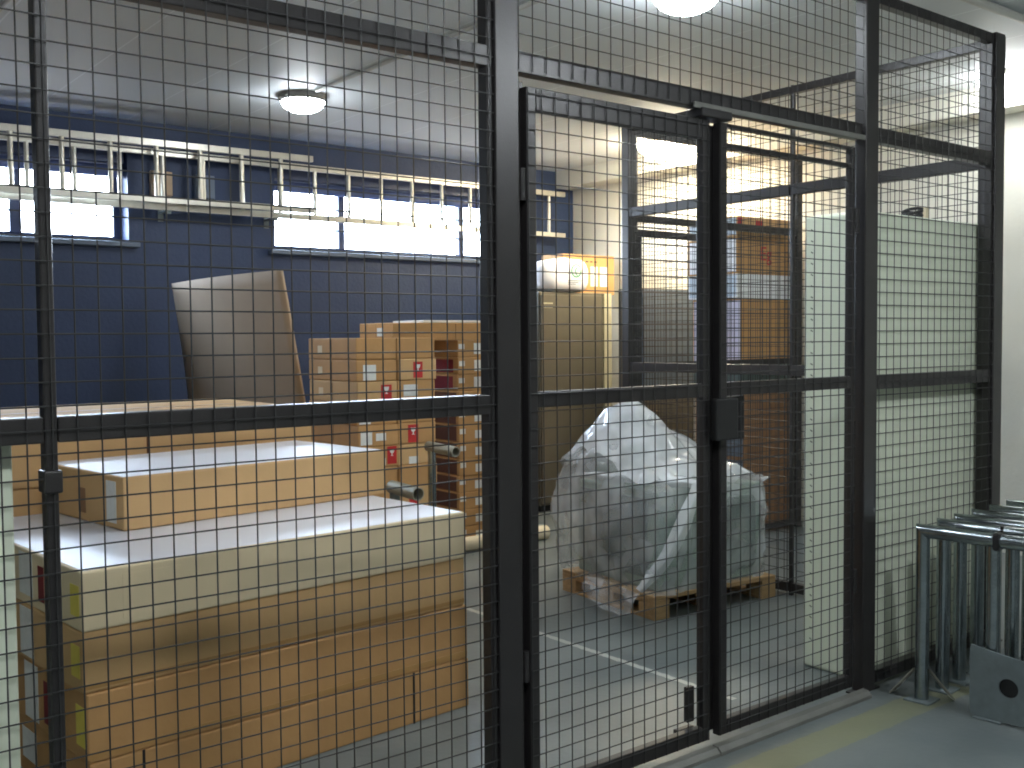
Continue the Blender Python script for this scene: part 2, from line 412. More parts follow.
for a, b, lab in ((1.83, 2.625, 'grey floor threshold bar under the left mesh door'), (2.632, 3.505, 'grey floor threshold bar under the right mesh door')):
    tag(MB().prism([(-.075, 0), (-.075, .012), (-.06, .026), (-.036, .028), (-.034, 0)], 'x', a, b).build('threshold_bar', 'thresh'), lab, 'threshold')

def side_panel(y0, y1, label):
    t = thing('mesh_panel', label, 'mesh panel', (4.585, (y0 + y1) / 2, 0), 0, 'cage mesh panels'); h = (y1 - y0) / 2
    for z0, z1 in RAILS: MB().box((-.02, -h, z0), (.02, h, z1), .003).build('rail', 'steel', t)
    wires(MB(), -h + .004, h - .004, .03, TOP - .01, .024, 'y').build('wire_mesh', 'wire', t)
side_panel(.051, 1.088, 'side mesh panel behind the tall pale cabinet')
side_panel(1.112, 2.299, 'side mesh panel beyond the wrapped pallet load')

def rear_panel(x0, x1, label, gate=False):
    t = thing('mesh_panel', label, 'mesh panel', ((x0 + x1) / 2, 2.33, 0), 0, 'cage mesh panels'); h = (x1 - x0) / 2
    for z0, z1 in ((2.64, 2.69), (2.11, 2.155), (1.19, 1.23), (.02, .06)): MB().box((-h, -.02, z0), (h, .02, z1), .003).build('rail', 'steel', t)
    if gate:
        MB().box((-h, -.0195, 2.02), (h, .0195, 2.065), .003).build('gate_rail', 'steel', t)
        MB().box((-h, -.0195, .0605), (-h + .045, .0195, 2.0195), .003).build('stile', 'steel', t)
    wires(MB(), -h + .004, h - .004, .03, 2.68, -.024).build('wire_mesh', 'wire', t)
rear_panel(4.645, 5.36, 'rear mesh panel beside the far post, with a double top rail', True)
rear_panel(5.365, 6.272, 'rear mesh panel in front of the brown cartons by the right wall')

# ------------------------------------------------------------------ ladder on the back wall
ld = thing('extension_ladder', 'long aluminium extension ladder hung sideways across the windows', 'ladder', (1.0, 4.8, 2.34))
def chan(x0, x1, z, y, dz=0.):
    m = MB(); L = x1 - x0
    rot = Matrix.Rotation(-math.atan2(dz, L), 3, 'Y')
    c = ((x0 + x1) / 2, y, z + .022)
    for lo, hi in (((x0, y - .014, z), (x1, y - .006, z + .043)), ((x0, y - .0055, z + .034), (x1, y + .022, z + .043)), ((x0, y - .0055, z), (x1, y + .022, z + .009))):
        m.box(lo, hi, .001, rot, c)
    return m
chan(-.9, 2.70, .374, -.02, .02).build('rail', 'alu', ld); chan(-.9, 2.70, -.008, -.02, .02).build('rail', 'alu', ld)
chan(-.45, 5.28, .33, .06).build('rail', 'alu', ld); chan(-.45, 5.28, -.042, .06).build('rail', 'alu', ld)
for k in range(11):
    x = 2.443 - .3065 * k; dz = .0056 * (x - .9)
    smooth_by_angle(MB().cyl((x, -.016, .02 + dz), (x, -.016, .39 + dz), .0165, 14).build('rung', 'alu', ld))
for k in range(19):
    x = 5.097 - .292 * k
    smooth_by_angle(MB().cyl((x, .064, -.012), (x, .064, .345), .0150, 14).build('rung', 'alu', ld))
for x in (1.62, 2.42):
    b = thing('ladder_wall_mount', 'small wall bracket under the ladder, ' + ('left of the wide window' if x > 2 else 'right of the left window'), 'bracket', (1.0 + x, BY, 2.2915), 0, 'ladder brackets')
    MB().box((-.02, -.008, -.06), (.02, 0, .09), .002).build('bracket_plate', 'galvdull', b)
    MB().box((-.018, -.170, -.006), (.018, -.0085, .006), .002).build('bracket_arm', 'galvdull', b)
    MB().box((-.018, -.165, -.02), (.018, -.158, -.0065), .002).build('bracket_lip', 'galvdull', b)
# small boxes on the wall between the windows, seen behind the rungs
for x, lab, c in ((2.62, 'small grey brown box fixed to the wall right of the left window', 'greyboard'), (2.93, 'small blue grey box fixed to the navy wall between the windows', 'sill')):
    o = thing('mounted_box', lab, 'box', (x, BY, 2.41), 0, 'small boxes on the back wall')
    MB().box((-.075, -.05, 0), (.075, 0, .17), .006).build('box_body', c, o)
    MB().box((-.07, -.056, .005), (.07, -.0505, .165), .003).build('lid', c, o)

# ------------------------------------------------------------------ cartons
def goblet(mb, cx, cz, s, y, axis='y'):
    pts = [(-.5, .5), (.5, .5), (.38, .05), (.1, -.12), (.1, -.38), (.34, -.5), (-.34, -.5), (-.1, -.38), (-.1, -.12), (-.38, .05)]
    mb.prism([(cx + a * s, cz + b * s * 1.15) for a, b in pts], axis, y - .0008, y)
def carton(name, label, cat, loc, size, mat='board2', rotz=0., group=None, seam=True, tape=True, gap=.0015):
    """loc = front-left-bottom corner; size = (w, d, h)"""
    w, d, h = size
    t = thing(name, label, cat, loc, rotz, group)
    MB().box((gap, gap, 0), (w - gap, d - gap, h - gap), .006).build('carton_body', mat, t)
    if tape:
        MB().box((.004, d / 2 - .025, h - gap), (w - .004, d / 2 + .025, h - gap + .0008)).build('tape', 'tape', t)
    if seam:
        MB().box((gap - .0008, d / 2 - .0015, .012), (gap, d / 2 + .0015, h - .01)).build('flap_seam', 'inner', t)
    return t
def front_label(t, x0, x1, z0, z1, mat='label', name='paper_label', y=0.):
    return MB().box((x0, y, z0), (x1, y + .0014, z1)).build(name, mat, t)
def red_label(t, x0, x1, z0, z1):
    o = MB().box((x0, 0, z0), (x1, .0014, z1)).build('handling_label', 'red', t)
    o['label'] = 'red and white handling label'
    m = MB(); goblet(m, (x0 + x1) / 2, (z0 + z1) / 2 + .012 * (z1 - z0) / .09, min(x1 - x0, (z1 - z0)) * .5, 0.)
    m.build('glass_symbol', 'label', o)

# foreground stack of four very large cartons, one on another
FA = math.radians(4.8)
hs = [.186, .203, .179, .175]; z = 0.
nm = ['lowest long carton of the front stack, with dark straps', 'second carton up in the front stack, brown with yellow sticker', 'third carton up in the front stack, just under the pale one', 'pale top long carton of the front stack, under the smaller box']
for i, hh in enumerate(hs):
    jx, jy = [(.012, .0), (.008, .0), (0, .004), (0, -.004)][i]
    t = carton('long_carton', nm[i], 'carton', (.835 + jx, .725 + jy, z), (1.425, 1.13, hh), ['board2', 'board2', 'board', 'pale'][i], FA, 'long cartons of the front stack', seam=False)
    # end face towards the left: labels, yellow corner stickers, hand hole
    MB().box((.0002, .02, .04), (.0014, .085, hh - .045)).build('yellow_sticker', 'yellow', t)
    if i != 0: MB().box((.0002, .40, .012 if i < 3 else .03), (.0014, .52, hh - .012)).build('paper_label', 'label', t)
    else: MB().box((.0002, .44, .05), (.0014, .57, .15)).build('paper_label', 'label', t)
    MB().cyl((.0002, .64, hh * .5), (.0012, .64, hh * .5), .024, 16).build('hand_hole', 'black', t)
    MB().box((.0002, .30 if i % 2 else .24, .03), (.0012, .35 if i % 2 else .28, hh * .8)).build('dark_print', 'dred', t)
    if i == 0:
        MB().box((1.158, -.0008, .0), (1.166, .0012, hh)).build('strap', 'black', t)
        MB().box((.155, -.0008, .0), (.163, .0012, hh)).build('strap', 'black', t)
    if i in (1, 2): MB().box((.0, .0002, hh * .06), (1.42, .0013, hh * .14)).build('packing_tape_edge', 'tape', t)
    if i == 3:
        MB().box((.012, .012, hh - .0012), (1.413, 1.118, hh - .0004)).build('sky_sheen_film', 'film', t)  # film over the top, skylight painted into its pale colour
        MB().box((.12, .0002, .02), (.30, .0013, .15)).build('end_flap_panel', 'pale', t)
    z += hh
t = carton('flat_carton', 'flat tan carton lying on the pale long carton, shiny top', 'carton', (1.13, 1.265, .7445), (1.14, .66, .185), 'board', math.radians(7.5), None, seam=False)
MB().box((.0002, .055, .02), (.0014, .13, .165)).build('paper_label', 'label', t)
MB().box((.0002, .30, .03), (.0012, .36, .12)).build('dark_print', 'board3', t)
MB().box((.01, .012, .1838), (1.13, .648, .1848)).build('sky_sheen_film', 'film', t)

# second stack of long cartons behind it
z = 0.
for i in range(4):
    t = carton('long_carton', ORD[3 - i] + ' brown long carton of the second stack, behind the front stack' if i not in (0,) else 'lowest brown long carton of the second stack, behind the front stack', 'carton', (.33 + .01 * i, 2.165 - .006 * i, z), (1.94, 1.12, .268), 'board', 0, 'long cartons of the second stack', seam=False)
    MB().box((1.155, -.0006, .0), (1.163, .0014, .26)).build('flap_seam', 'inner', t)
    z += .268

# bent sheet standing behind it
def sheet(u, v):
    # u along depth (0 near .. 1 far), v height
    zz = 1.80 * v
    near = Vector((2.985 - .275 * (v ** 1.15), 3.27, zz)); far = Vector((2.68 - .02 * v + .075 * math.sin(PI * v) * 0 - .235 * max(0, v - .55) ** 1.2, 4.62, zz * .99))
    P = near.lerp(far, u); P.x += -.05 * math.sin(PI * u); return P
tag(MB().grid(sheet, 24, 24).build('cardboard_sheet', 'greyboard', None, True, None, .022), 'big bent grey brown cardboard sheet standing on edge against the navy wall', 'cardboard sheet')

# stack A : small flat cartons, two columns
A0, AY, AD, AH = 2.75, 2.5, .545, 1.40 / 12
A_white = [(2.83, 1.205, .079, .083), (3.086, 1.11, .09, .064), (2.80, .95, .07, .05), (2.80, .865, .07, .075), (2.89, .866, .062, .04), (2.888, .73, .06, .04), (3.10, .72, .06, .04), (2.80, .50, .07, .06), (3.07, .40, .08, .06)]
A_red = [(3.126, 1.222, .06, .088), (2.93, 1.105, .066, .082), (3.098, .872, .066, .098), (2.958, .765, .058, .095), (2.868, .648, .05, .085), (3.10, .52, .06, .085), (2.93, .42, .06, .085)]
for c in range(2):
    for k in range(12):
        x0 = A0 + .25 * c; z0 = AH * k
        row = 11 - k
        t = carton('small_carton', ORD[row] + (' brown carton in the left column of the short stack' if c == 0 else ' brown carton in the right column of the short stack'), 'carton',
                   (x0 + random.uniform(-.004, .004), AY + random.uniform(-.006, .006), z0), (.25, AD, AH), random.choice(['board2', 'board2', 'board']), 0, 'flat cartons of the short stack', seam=(c == 0), tape=(k == 11))
        for lst, fn in ((A_white, front_label), (A_red, red_label)):
            for (cx, cz, w, h) in lst:
                if x0 <= cx < x0 + .25 and z0 <= cz < z0 + AH:
                    h2 = min(h, AH - .012); lx = min(max(cx - x0, w / 2 + .008), .25 - w / 2 - .008); lz = min(max(cz - z0, h2 / 2 + .005), AH - h2 / 2 - .006)
                    fn(t, lx - w / 2, lx + w / 2, lz - h2 / 2, lz + h2 / 2)
        if c == 0 and k in (9, 10, 11): MB().box((.0002, .38, .03), (.0012, .43, .075)).build('side_print', 'pale', t)
# stack B : taller stack behind to the right
BX, BYY, BH = 4.04, 3.4, .115
for c in range(2):
    for k in range(12):
        row = 11 - k; x0 = BX + .26 * c
        t = carton('small_carton', ORD[row] + (' carton in the left column of the tall labelled stack' if c == 0 else ' carton in the right column of the tall labelled stack'), 'carton', (x0, BYY + random.uniform(-.006, .006), BH * k), (.26, .545, BH), 'board2' if c == 0 or k % 2 else 'board', 0, 'flat cartons of the tall stack', seam=False, tape=False)
        if c == 0:
            front_label(t, .008, .055, .055, .09)
            front_label(t, .135, .225, .02, .095 if k > 8 else .075)
            if k < 9: MB().box((.0003, .03, .008), (.0012, .52, BH - .010)).build('side_print_shade', 'dbrown', t)  # red-brown print, with the shade on this side put into its tone
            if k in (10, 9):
                o = MB().box((.0003, .06, .012), (.0015, .34, .10)).build('side_print_shade', 'dred', t); o['label'] = 'dark red printed side'
            elif k == 8: MB().box((.0013, .10, .02), (.0022, .16, .09)).build('handling_label', 'red', t)
            elif k in (5, 6, 3): MB().box((.0013, .08, .02), (.0022, .13, .085)).build('handling_label', 'red', t)
        else: front_label(t, .02, .10, .02, .085)
t = carton('wide_carton', 'wide flat carton lying across the top of the tall labelled stack', 'carton', (3.53, 3.395, BH * 12), (1.06, .43, .118), 'board2', 0, None)
MB().box((.0002, .12, .03), (.0014, .2, .085)).build('paper_label', 'label', t)
MB().box((.49, -.0008, .004), (.4925, .0012, .11)).build('flap_seam', 'inner', t)
tag(MB().box((3.78, 3.42, BH * 12 + .1195), (4.56, 3.80, BH * 12 + .134), .003).build('foam_sheet', 'foam'), 'white foam sheet lying on the wide carton of the tall stack', 'foam sheet')

# ------------------------------------------------------------------ pipes
def pipe_stand(x, y0, y1, z, r, leg, label):
    t = thing('pipe_stand', label, 'pipe', (x, y1, 0), 0, 'tee shaped pipe stands')
    dz = -.01
    smooth_by_angle(MB().pipe((0, y0 - y1, z + dz), (0, .05, z), r, .005, 24).build('arm_pipe', 'pipe', t))
    smooth_by_angle(MB().cyl((0, .02, .012), (0, .02, z - r * .8), r * .8, 18).build('upright_pipe', leg, t))
    MB().box((-.07, -.05, 0), (.07, .11, .012), .003).build('base_plate', 'galvdull', t)
pipe_stand(3.03, 2.0, 2.2, .825, .027, 'galv', 'grey pipe tee on a pale upright in front of the tall cartons')
pipe_stand(2.80, 2.0, 2.2, .632, .034, 'galvdull', 'lower dark grey pipe tee just behind the front cartons')
tb = thing('cardboard_tube', 'thick pale tube lying on the floor below the tall cartons', 'tube', (4.1, 3.16, .048))
smooth_by_angle(MB().pipe((-.45, 0, 0), (.5, 0, 0), .048, .008, 28).build('tube_body', 'tube', tb))
for s in (-.448, .498): smooth_by_angle(MB().cyl((s - .003, 0, 0), (s + .003, 0, 0), .0395, 24).build('end_plug', 'black', tb))

# ------------------------------------------------------------------ wrapped pallet load
PA = math.radians(-5.5)
PW, PD = .845, .77
pal = thing('wooden_pallet', 'small wooden pallet under the plastic wrapped load', 'pallet', (3.65, 1.212, 0), PA)
for k in range(5):
    y = k * (PD - .11) / 4
    MB().box((0, y, .098), (PW, y + .11, .118), .003).build('deck_board', 'wood', pal)
for x in (0, (PW - .1) / 2, PW - .1):
    MB().box((x, 0, .078), (x + .1, PD, .0975), .003).build('stringer_board', 'wood', pal)
    MB().box((x, 0, 0), (x + .1, PD, .016), .003).build('bottom_board', 'wood', pal)
    for y in (0, PD / 2 - .06, PD - .12): MB().box((x, y, .0165), (x + .1, y + .12, .0775), .003).build('block', 'wood', pal)

mc = thing('machine', 'grey green machine on the pallet under clear plastic', 'machine', (3.65, 1.212, .1185), PA)
MB().box((.07, .05, 0), (.79, .72, .50), .012).build('machine_body', 'machine', mc)
MB().box((.062, .13, .06), (.0695, .68, .46), .004).build('side_panel', 'machine_dark', mc)
MB().box((.10, .042, .05), (.40, .0495, .44), .004).build('front_panel', 'machine', mc)
MB().box((.43, .042, .05), (.74, .0495, .44), .004).build('front_panel', 'machine_dark', mc)
MB().prism([(.38, .5005), (.66, .5005), (.64, .68), (.46, .69)], 'x', .14, .36).build('hopper', 'machine', mc)
smooth_by_angle(MB().cyl((.25, .54, .687), (.25, .54, .71), .04, 20).build('hopper_knob', 'black', mc))

def hz(x, y):      # height of the plastic over the load, pallet coordinates
    base = .545
    a = math.exp(-(((x - .24) / .27) ** 2 + ((y - .52) / .27) ** 2))
    b = math.exp(-(((x - .48) / .25) ** 2 + ((y - .60) / .30) ** 2))
    c = .10 * math.exp(-(((x - .66) / .10) ** 2 + ((y - .45) / .12) ** 2))
    return base + .31 * a + .09 * b + c * .5
def drape(u, v):
    a, b = 2 * u - 1, 2 * v - 1
    r = max(abs(a), abs(b))
    inner = .62
    if r <= inner: sx, sy, t = a / inner, b / inner, 0.
    else: sx, sy, t = a / r, b / r, (r - inner) / (1 - inner)
    cx, cy, hx, hy = PW / 2, PD / 2, .40, .375
    if r > inner:                                # side walls, rounded corners
        rr = (abs(sx) ** 8 + abs(sy) ** 8) ** (-1 / 8); sx *= rr; sy *= rr
    x, y = cx + sx * hx, cy + sy * hy
    ht = hz(x, y)
    # crown edge falls a bit before the rim
    rim = max(abs(sx), abs(sy))
    if t == 0:
        z = ht - .025 * rim ** 6
        if rim < .05: pass
    else:
        # skirt: from the crown down to the pallet
        z = (ht - .025) * (1 - t) ** 1.0 + (.005) * t
        out = .025 * math.sin(PI * min(1, t * 1.1)) + .055 * t * (0.6 if sx < 0 else .12)
        if sx < -.7: out += .05 * math.sin(PI * t) + .03
        if sx > .8: out *= .25
        ln = math.hypot(sx, sy) or 1
        x += sx / ln * out; y += sy / ln * out
    q = Vector((x * 3.1, y * 3.1, z * 3.1)); f = 1 - .45 * (x / PW)
    n1 = noise.noise(q * 2.2); n2 = 1 - abs(noise.noise(q * 3.9 + Vector((3, 1, 7)))) * 2; n3 = noise.noise(q * 8)
    dsp = .024 * n1 + .016 * (n2 - .3) + .003 * n3
    if t == 0: z += dsp * 1.3
    else:
        ln = math.hypot(sx, sy) or 1
        k = .6 if sx > .8 else 1.
        x += sx / ln * dsp * k; y += sy / ln * dsp * k
        # slanting fold from the front top edge down to the near corner
        if sy < -.7:
            g = (x - (.02 + .30 * (1 - t))); y -= .030 * math.exp(-(g / .035) ** 2) * math.sin(PI * min(1, t + .1))
    return Vector((x, y, max(z, -.012)))
pl = thing('plastic_sheet', 'crumpled clear plastic sheet draped over the machine on the pallet', 'plastic sheet', (3.65, 1.212, .1215), PA)
pl_o = MB().grid(drape, 110, 110).build('sheet_cover', 'poly', pl, True)
def flap(u, v):
    x = -.075 - .05 * v - .02 * math.sin(7 * u + 3 * v); y = .02 + .42 * u; z = .03 - .135 * v ** .8 * (0.75 + .25 * math.sin(5 * u)) + .008 * noise.noise(Vector((u * 9, v * 7, 1)))
    return Vector((x + .015 * noise.noise(Vector((u * 6, v * 6, 4))), y, max(z, -.117)))
def crown(u, v):        # gathered second layer over the top of the load
    a, b = 2 * u - 1, 2 * v - 1
    x = PW / 2 - .05 + a * .37; y = PD / 2 + .03 + b * .36
    q = Vector((x * 4, y * 4, 1.7)); e = max(abs(a), abs(b))
    z = hz(x, y) + .022 + .020 * noise.noise(q * 1.6) + .022 * (1 - abs(noise.noise(q * 2.1 + Vector((4, 4, 4)))) * 2) - .05 * max(0, e - .8) / .2 * (1 + .8 * noise.noise(Vector((a * 3, b * 3, 5))))
    return Vector((x + .02 * noise.noise(q * 2 + Vector((1, 0, 0))), y + .02 * noise.noise(q * 2 + Vector((0, 9, 0))), z))
MB().grid(crown, 60, 60).build('gathered_top', 'poly_milky', pl, True)
MB().grid(flap, 40, 14).build('loose_flap', 'poly', pl, True)
def pleat(A, B, C, wdt, seed):     # raised fold of plastic bowed from A over C to B
    A, B, C = Vector(A), Vector(B), Vector(C)
    def f(u, v):
        P = A.lerp(C, u).lerp(C.lerp(B, u), u)
        d = (B - A).normalized(); n = Vector((-.55, -.8, .1)).normalized(); sd = d.cross(n).normalized()
        w = wdt * (.35 + .65 * math.sin(PI * min(1, .15 + u * .8)))
        k = (v - .5) * 2
        P = P + sd * (k * w) + n * (.034 * (1 - abs(k) ** 1.3) * (.5 + .5 * math.sin(PI * u)))
        return P + Vector((noise.noise(P * 9 + Vector((seed, 0, 0))), noise.noise(P * 9 + Vector((0, seed, 0))), noise.noise(P * 9))) * .012
    return f
MB().grid(pleat((.235, -.052, .545), (-.075, .03, .035), (.10, -.075, .22), .040, 3), 36, 12).build('plastic_pleat', 'poly_milky', pl, True)
MB().grid(pleat((.235, -.052, .545), (-.045, .52, .55), (.03, .12, .56), .030, 8), 36, 10).build('plastic_pleat', 'poly_milky', pl, True)
def top_fold(u, v):     # loose gathered corner sticking out at the top left
    a = v * PI
    x = .02 - .10 * u + .03 * math.sin(a * 2) * u; y = .62 + .10 * (v - .5) * (1 - .4 * u); z = .62 + .10 * math.sin(a) * (1 - u * .6) - .03 * u + .012 * noise.noise(Vector((u * 8, v * 8, 2)))
    return Vector((x, y, z))
MB().grid(top_fold, 14, 20).build('gathered_corner', 'poly', pl, True)

# ------------------------------------------------------------------ tall pale cabinet inside the right panel
cb = thing('tall_cabinet', 'tall pale green white cabinet standing behind the right mesh panel', 'cabinet', (3.635, .056, 0))
MB().box((0, 0, 0), (.922, .284, 1.885), .018, seg=4).build('cabinet_body', 'cab', cb)
sl = MB()
for k in range(38): sl.box((-.0012, .235, .12 + k * .046), (.002, .247, .125 + k * .046), rot=Matrix.Rotation(.5, 3, 'X'))
sl.build('slot_strip', 'slot', cb)
co = thing('cable_coil', 'small dark coil of cable lying on top of the tall pale cabinet', 'cable', (4.27, .215, 1.8855))
pts = [(.055 * math.cos(a) * (1 + .06 * math.sin(3 * a)), .05 * math.sin(a), .008 + .0065 * a / PI + .004 * math.sin(2.3 * a)) for a in [k * 2 * PI / 24 for k in range(24 * 4 + 1)]]
MB().sweep(pts, .0065, 8).build('coil', 'black', co, True)
MB().box((-.02, -.064, .0), (.012, -.042, .066), .006).build('cable_plug', 'tube', co)

# pale board at the far left
pb = thing('pale_panel', 'pale upright panel cut off by the left picture edge', 'panel', (.0, .035, 0))
MB().box((-.45, 0, 0), (.516, .035, 1.21), .005).build('panel_board', 'cab', pb)

# ------------------------------------------------------------------ lockers at the back right
lk = thing('locker', 'olive brown locker under the white bag and carton', 'locker', (5.26, 4.0, 0))
MB().box((0, .012, .05), (.78, .46, 1.758), .006).build('locker_body', 'locker', lk)
MB().box((.012, -.008, .07), (.675, .0115, 1.735), .004).build('locker_door', 'locker', lk)
MB().box((.69, -.010, .05), (.775, .0115, 1.755), .004).build('edge_post', 'lockedge', lk)
MB().box((.02, .03, 0), (.76, .44, .0495)).build('plinth', 'black', lk)
for k in range(2): MB().box((.03, -.0095, 1.66 - .03 * k), (.13, -.0085, 1.672 - .03 * k)).build('vent_slot', 'lockedge', lk)
lk = thing('locker', 'blue grey locker behind the rear mesh, right of the olive one', 'locker', (5.80, 3.42, 0))
MB().box((0, .012, .05), (.66, .25, 1.775), .006).build('locker_body', 'locker', lk)
MB().box((.01, -.010, .98), (.60, .0115, 1.765), .004).build('upper_door', 'locker2', lk)
MB().box((.01, -.010, .06), (.60, .0115, .965), .004).build('lower_door', 'locker', lk)
MB().box((.61, -.012, .05), (.64, .0115, 1.77), .004).build('edge_post', 'foam', lk)
MB().box((.02, .03, 0), (.64, .24, .0495)).build('plinth', 'black', lk)

t = carton('shipping_carton', 'brown carton with white label on the lockers beside the white bag', 'carton', (5.74, 4.27, 1.7585), (.60, .28, .34), 'board2', 0, None)
front_label(t, .315, .40, .07, .24); front_label(t, .425, .52, .07, .24)
for k in range(3): front_label(t, .26 + .05 * k, .29 + .05 * k, .275, .285, 'black', 'small_print')

def bagf(u, v):
    th = 2 * PI * u; ph = PI * (v - .5)
    cx = math.copysign(abs(math.cos(th)) ** .55, math.cos(th)); sy = math.copysign(abs(math.sin(th)) ** .6, math.sin(th))
    rr = math.cos(ph) ** .38 if math.cos(ph) > 1e-6 else 0
    x = .27 * cx * rr; y = .13 * sy * rr; zz = .137 + .137 * math.copysign(abs(math.sin(ph)) ** .65, math.sin(ph))
    q = Vector((x * 7, y * 7, zz * 7)); n = noise.noise(q) * .018 + (1 - abs(noise.noise(q * 1.7 + Vector((5, 2, 1)))) * 2) * .007
    zz2 = max(.0, zz + n * .8 - (.03 * max(0, -x / .27) if zz > .15 else 0) )
    return Vector((x + n * .5, y * (1 + n * 2), zz2))
bg = thing('plastic_bag', 'white plastic bag with green emblem on top of the olive locker', 'bag', (5.545, 4.10, 1.7585))
MB().grid(bagf, 56, 28).build('bag_body', 'bag', bg, True)
em = MB()
def ring(mb, cx, cz, r0, r1, y, a0=0, a1=2 * PI, n=40):
    A = []
    for k in range(n + 1):
        a = a0 + (a1 - a0) * k / n
        A.append((mb.bm.verts.new((cx + r0 * math.cos(a), y, cz + r0 * math.sin(a))), mb.bm.verts.new((cx + r1 * math.cos(a), y, cz + r1 * math.sin(a)))))
    for p, q in zip(A, A[1:]): mb.bm.faces.new((p[0], p[1], q[1], q[0]))
ring(em, .06, .17, .044, .054, -.152, .6, 2 * PI + .25); ring(em, .085, .165, .03, .038, -.152, 2.0, 4.4)
em.build('emblem', 'green', bg, False, None, .002)
for k in range(3): MB().box((-.03, -.153, .088 - .014 * k), (.11 - .03 * k, -.151, .093 - .014 * k)).build('small_print', 'sill', bg)

# ------------------------------------------------------------------ cartons behind the rear mesh by the right wall
RY, RX = 2.43, 5.755
def rbox(lab, z0, z1, mat, sidemat, x0=RX, w=.645, d=.46):
    t = carton('stacked_carton', lab, 'carton', (x0, RY, z0), (w, d, z1 - z0), mat, 0, 'cartons by the right wall', seam=False, tape=False)
    if sidemat: MB().box((.0002, .015, .012), (.0016, d - .015, z1 - z0 - .014)).build('side_wrap', sidemat, t)
    return t
rbox('lowest carton by the right wall, behind the rear mesh', 0, .52, 'board3', 'locker2', 5.83, .58)
rbox('brown carton under the gap, second from the floor by the right wall', .5205, 1.0, 'board3', 'locker2', 5.83, .58)
t = thing('plastic_crate', 'low dark crate between the brown cartons by the right wall', 'crate', (5.79, RY, 1.0005))
MB().box((0, 0, 0), (.60, .44, .012)).build('crate_base', 'machine_dark', t)
for lo, hi in (((0, 0, .0125), (.60, .014, .175)), ((0, .426, .0125), (.60, .44, .175)), ((0, .0145, .0125), (.014, .4255, .175)), ((.586, .0145, .0125), (.60, .4255, .175))):
    MB().box(lo, hi, .004).build('crate_side', 'machine_dark', t)
MB().box((-.004, -.005, .1755), (.604, .445, .187), .004).build('crate_lid', 'machine', t)
rbox('tall brown carton with a pale wrapped side by the right wall', 1.188, 1.66, 'board2', 'mauve', 5.80, .60)
t = rbox('flat white carton between two brown ones by the right wall', 1.661, 1.832, 'foam', 'bluewrap')
t = rbox('brown carton with red lettering by the right wall', 1.8325, 2.09, 'board2', 'foam')
def lettering(txt, size, mat, parent, loc):
    cu = bpy.data.curves.new('red_lettering', 'FONT'); cu.body = txt; cu.size = size; cu.extrude = .0006
    tmp = bpy.data.objects.new('tmp_text', cu); COL.objects.link(tmp)
    dg = bpy.context.evaluated_depsgraph_get(); me = bpy.data.meshes.new_from_object(tmp.evaluated_get(dg))
    bpy.data.objects.remove(tmp); bpy.data.curves.remove(cu)
    me.materials.clear(); me.materials.append(M[mat])
    o = bpy.data.objects.new('red_lettering', me); COL.objects.link(o); o.parent = parent
    o.rotation_euler = (PI / 2, 0, 0); o.location = loc
    return o
lettering('Eg', .14, 'red', t, (.25, .0002, .10))
t = rbox('topmost flat brown carton by the right wall, red marks on it', 2.091, 2.235, 'board', 'bluewrap')
front_label(t, .20, .27, .07, .12, 'red', 'red_mark'); front_label(t, .0, .05, .06, .13, 'red', 'red_mark')

